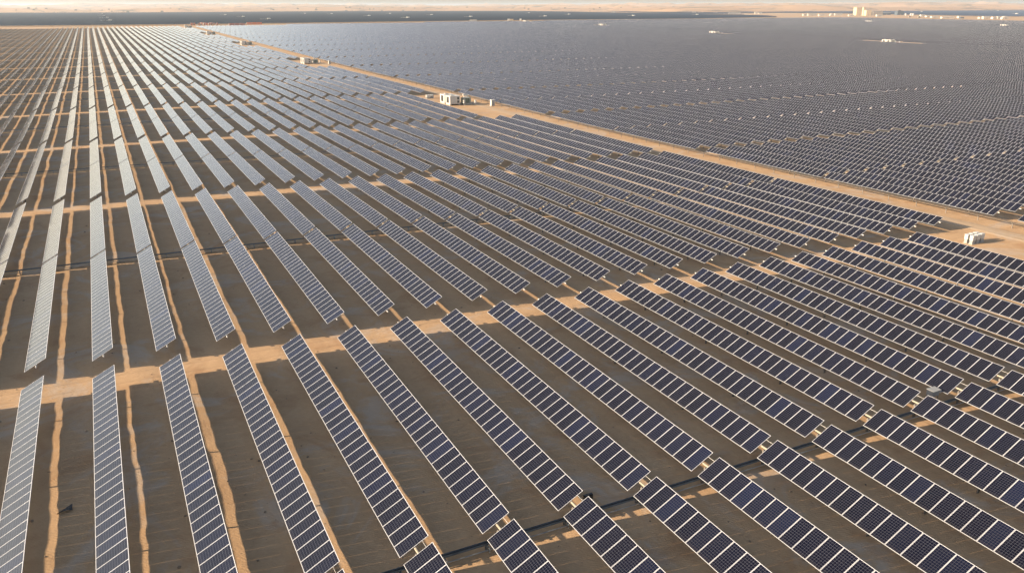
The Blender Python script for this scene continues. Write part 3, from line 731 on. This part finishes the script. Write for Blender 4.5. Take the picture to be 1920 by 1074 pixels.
# ------------------------------------------------------------------ haze
def haze():
    m = MB(); m.box(-11500, 16500, -700, 16500, -4.5, 78); mt = bpy.data.materials.new('haze_air'); mt.use_nodes = True; t = mt.node_tree
    t.nodes.remove(t.nodes['Principled BSDF']); v = t.nodes.new('ShaderNodeVolumePrincipled'); v.inputs['Color'].default_value = (.74, .86, .98, 1); v.inputs['Density'].default_value = HAZE; v.inputs['Anisotropy'].default_value = .35
    t.links.new(v.outputs[0], t.nodes['Material Output'].inputs['Volume'])
    tag(m.obj('haze', mt), 'thin pale haze over the desert', 'haze', None, 'stuff')
HAZE = 1.1e-4
haze()
# ------------------------------------------------------------------ light
w = bpy.data.worlds.new('World'); SC.world = w; w.use_nodes = True; t = w.node_tree
sky = t.nodes.new('ShaderNodeTexSky'); sky.sky_type = 'NISHITA'; sky.sun_disc = False
EL = math.asin(SUN_DIR.z); sky.sun_elevation = EL; sky.sun_rotation = math.atan2(SUN_DIR.x, SUN_DIR.y)
sky.air_density = 1.0; sky.dust_density = 2.0; sky.ozone_density = 1.0; sky.altitude = 50
hs = t.nodes.new('ShaderNodeHueSaturation'); hs.inputs['Saturation'].default_value = .62      # dust greys the desert sky
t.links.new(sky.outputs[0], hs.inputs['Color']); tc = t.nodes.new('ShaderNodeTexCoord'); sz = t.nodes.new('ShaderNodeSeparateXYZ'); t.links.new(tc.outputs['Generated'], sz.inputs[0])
cr_ = t.nodes.new('ShaderNodeValToRGB'); el = cr_.color_ramp.elements; el.new(.3); el.new(.6)      # hand-set gain brightening the low sky and dimming overhead, shaping panel reflections
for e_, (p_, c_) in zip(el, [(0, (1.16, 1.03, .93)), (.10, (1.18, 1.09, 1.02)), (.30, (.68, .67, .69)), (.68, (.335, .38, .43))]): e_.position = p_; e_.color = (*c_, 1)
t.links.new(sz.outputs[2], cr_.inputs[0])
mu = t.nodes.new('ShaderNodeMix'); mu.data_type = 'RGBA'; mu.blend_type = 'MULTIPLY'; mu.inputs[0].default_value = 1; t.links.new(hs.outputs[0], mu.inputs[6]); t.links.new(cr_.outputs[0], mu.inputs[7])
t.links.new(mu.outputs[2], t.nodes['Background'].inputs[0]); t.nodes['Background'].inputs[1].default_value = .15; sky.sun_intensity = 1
sun = bpy.data.lights.new('sun', 'SUN'); sun.energy = 5.0; sun.angle = math.radians(.55); sun.color = (1, .78, .53)
so = bpy.data.objects.new('sun', sun); C.objects.link(so); so.rotation_euler = SUN_DIR.to_track_quat('Z', 'Y').to_euler(); so.location = (-60, 20, 80)
# ------------------------------------------------------------------ camera
cd = bpy.data.cameras.new('camera'); co = bpy.data.objects.new('camera', cd); C.objects.link(co); SC.camera = co
cd.sensor_fit = 'HORIZONTAL'; cd.sensor_width = 36; cd.lens = F*36/1920; cd.clip_start = .5; cd.clip_end = 60000
fwd = Vector((math.sin(YAW)*math.cos(PITCHC), math.cos(YAW)*math.cos(PITCHC), -math.sin(PITCHC))); right = Vector((math.cos(YAW), -math.sin(YAW), 0)); up = right.cross(fwd)
cr, sr = math.cos(ROLL), math.sin(ROLL); r2 = right*cr+up*sr; u2 = up*cr-right*sr
co.matrix_world = Matrix(((r2.x, u2.x, -fwd.x, CAM[0]), (r2.y, u2.y, -fwd.y, CAM[1]), (r2.z, u2.z, -fwd.z, CAM[2]), (0, 0, 0, 1)))
vs = SC.view_settings; SC.display_settings.display_device = 'sRGB'; vs.view_transform = 'Standard'; vs.look = 'None'; vs.exposure = 1.2; vs.gamma = 1
SC.cycles.max_bounces = 6; SC.cycles.volume_bounces = 1; SC.cycles.use_denoising = True
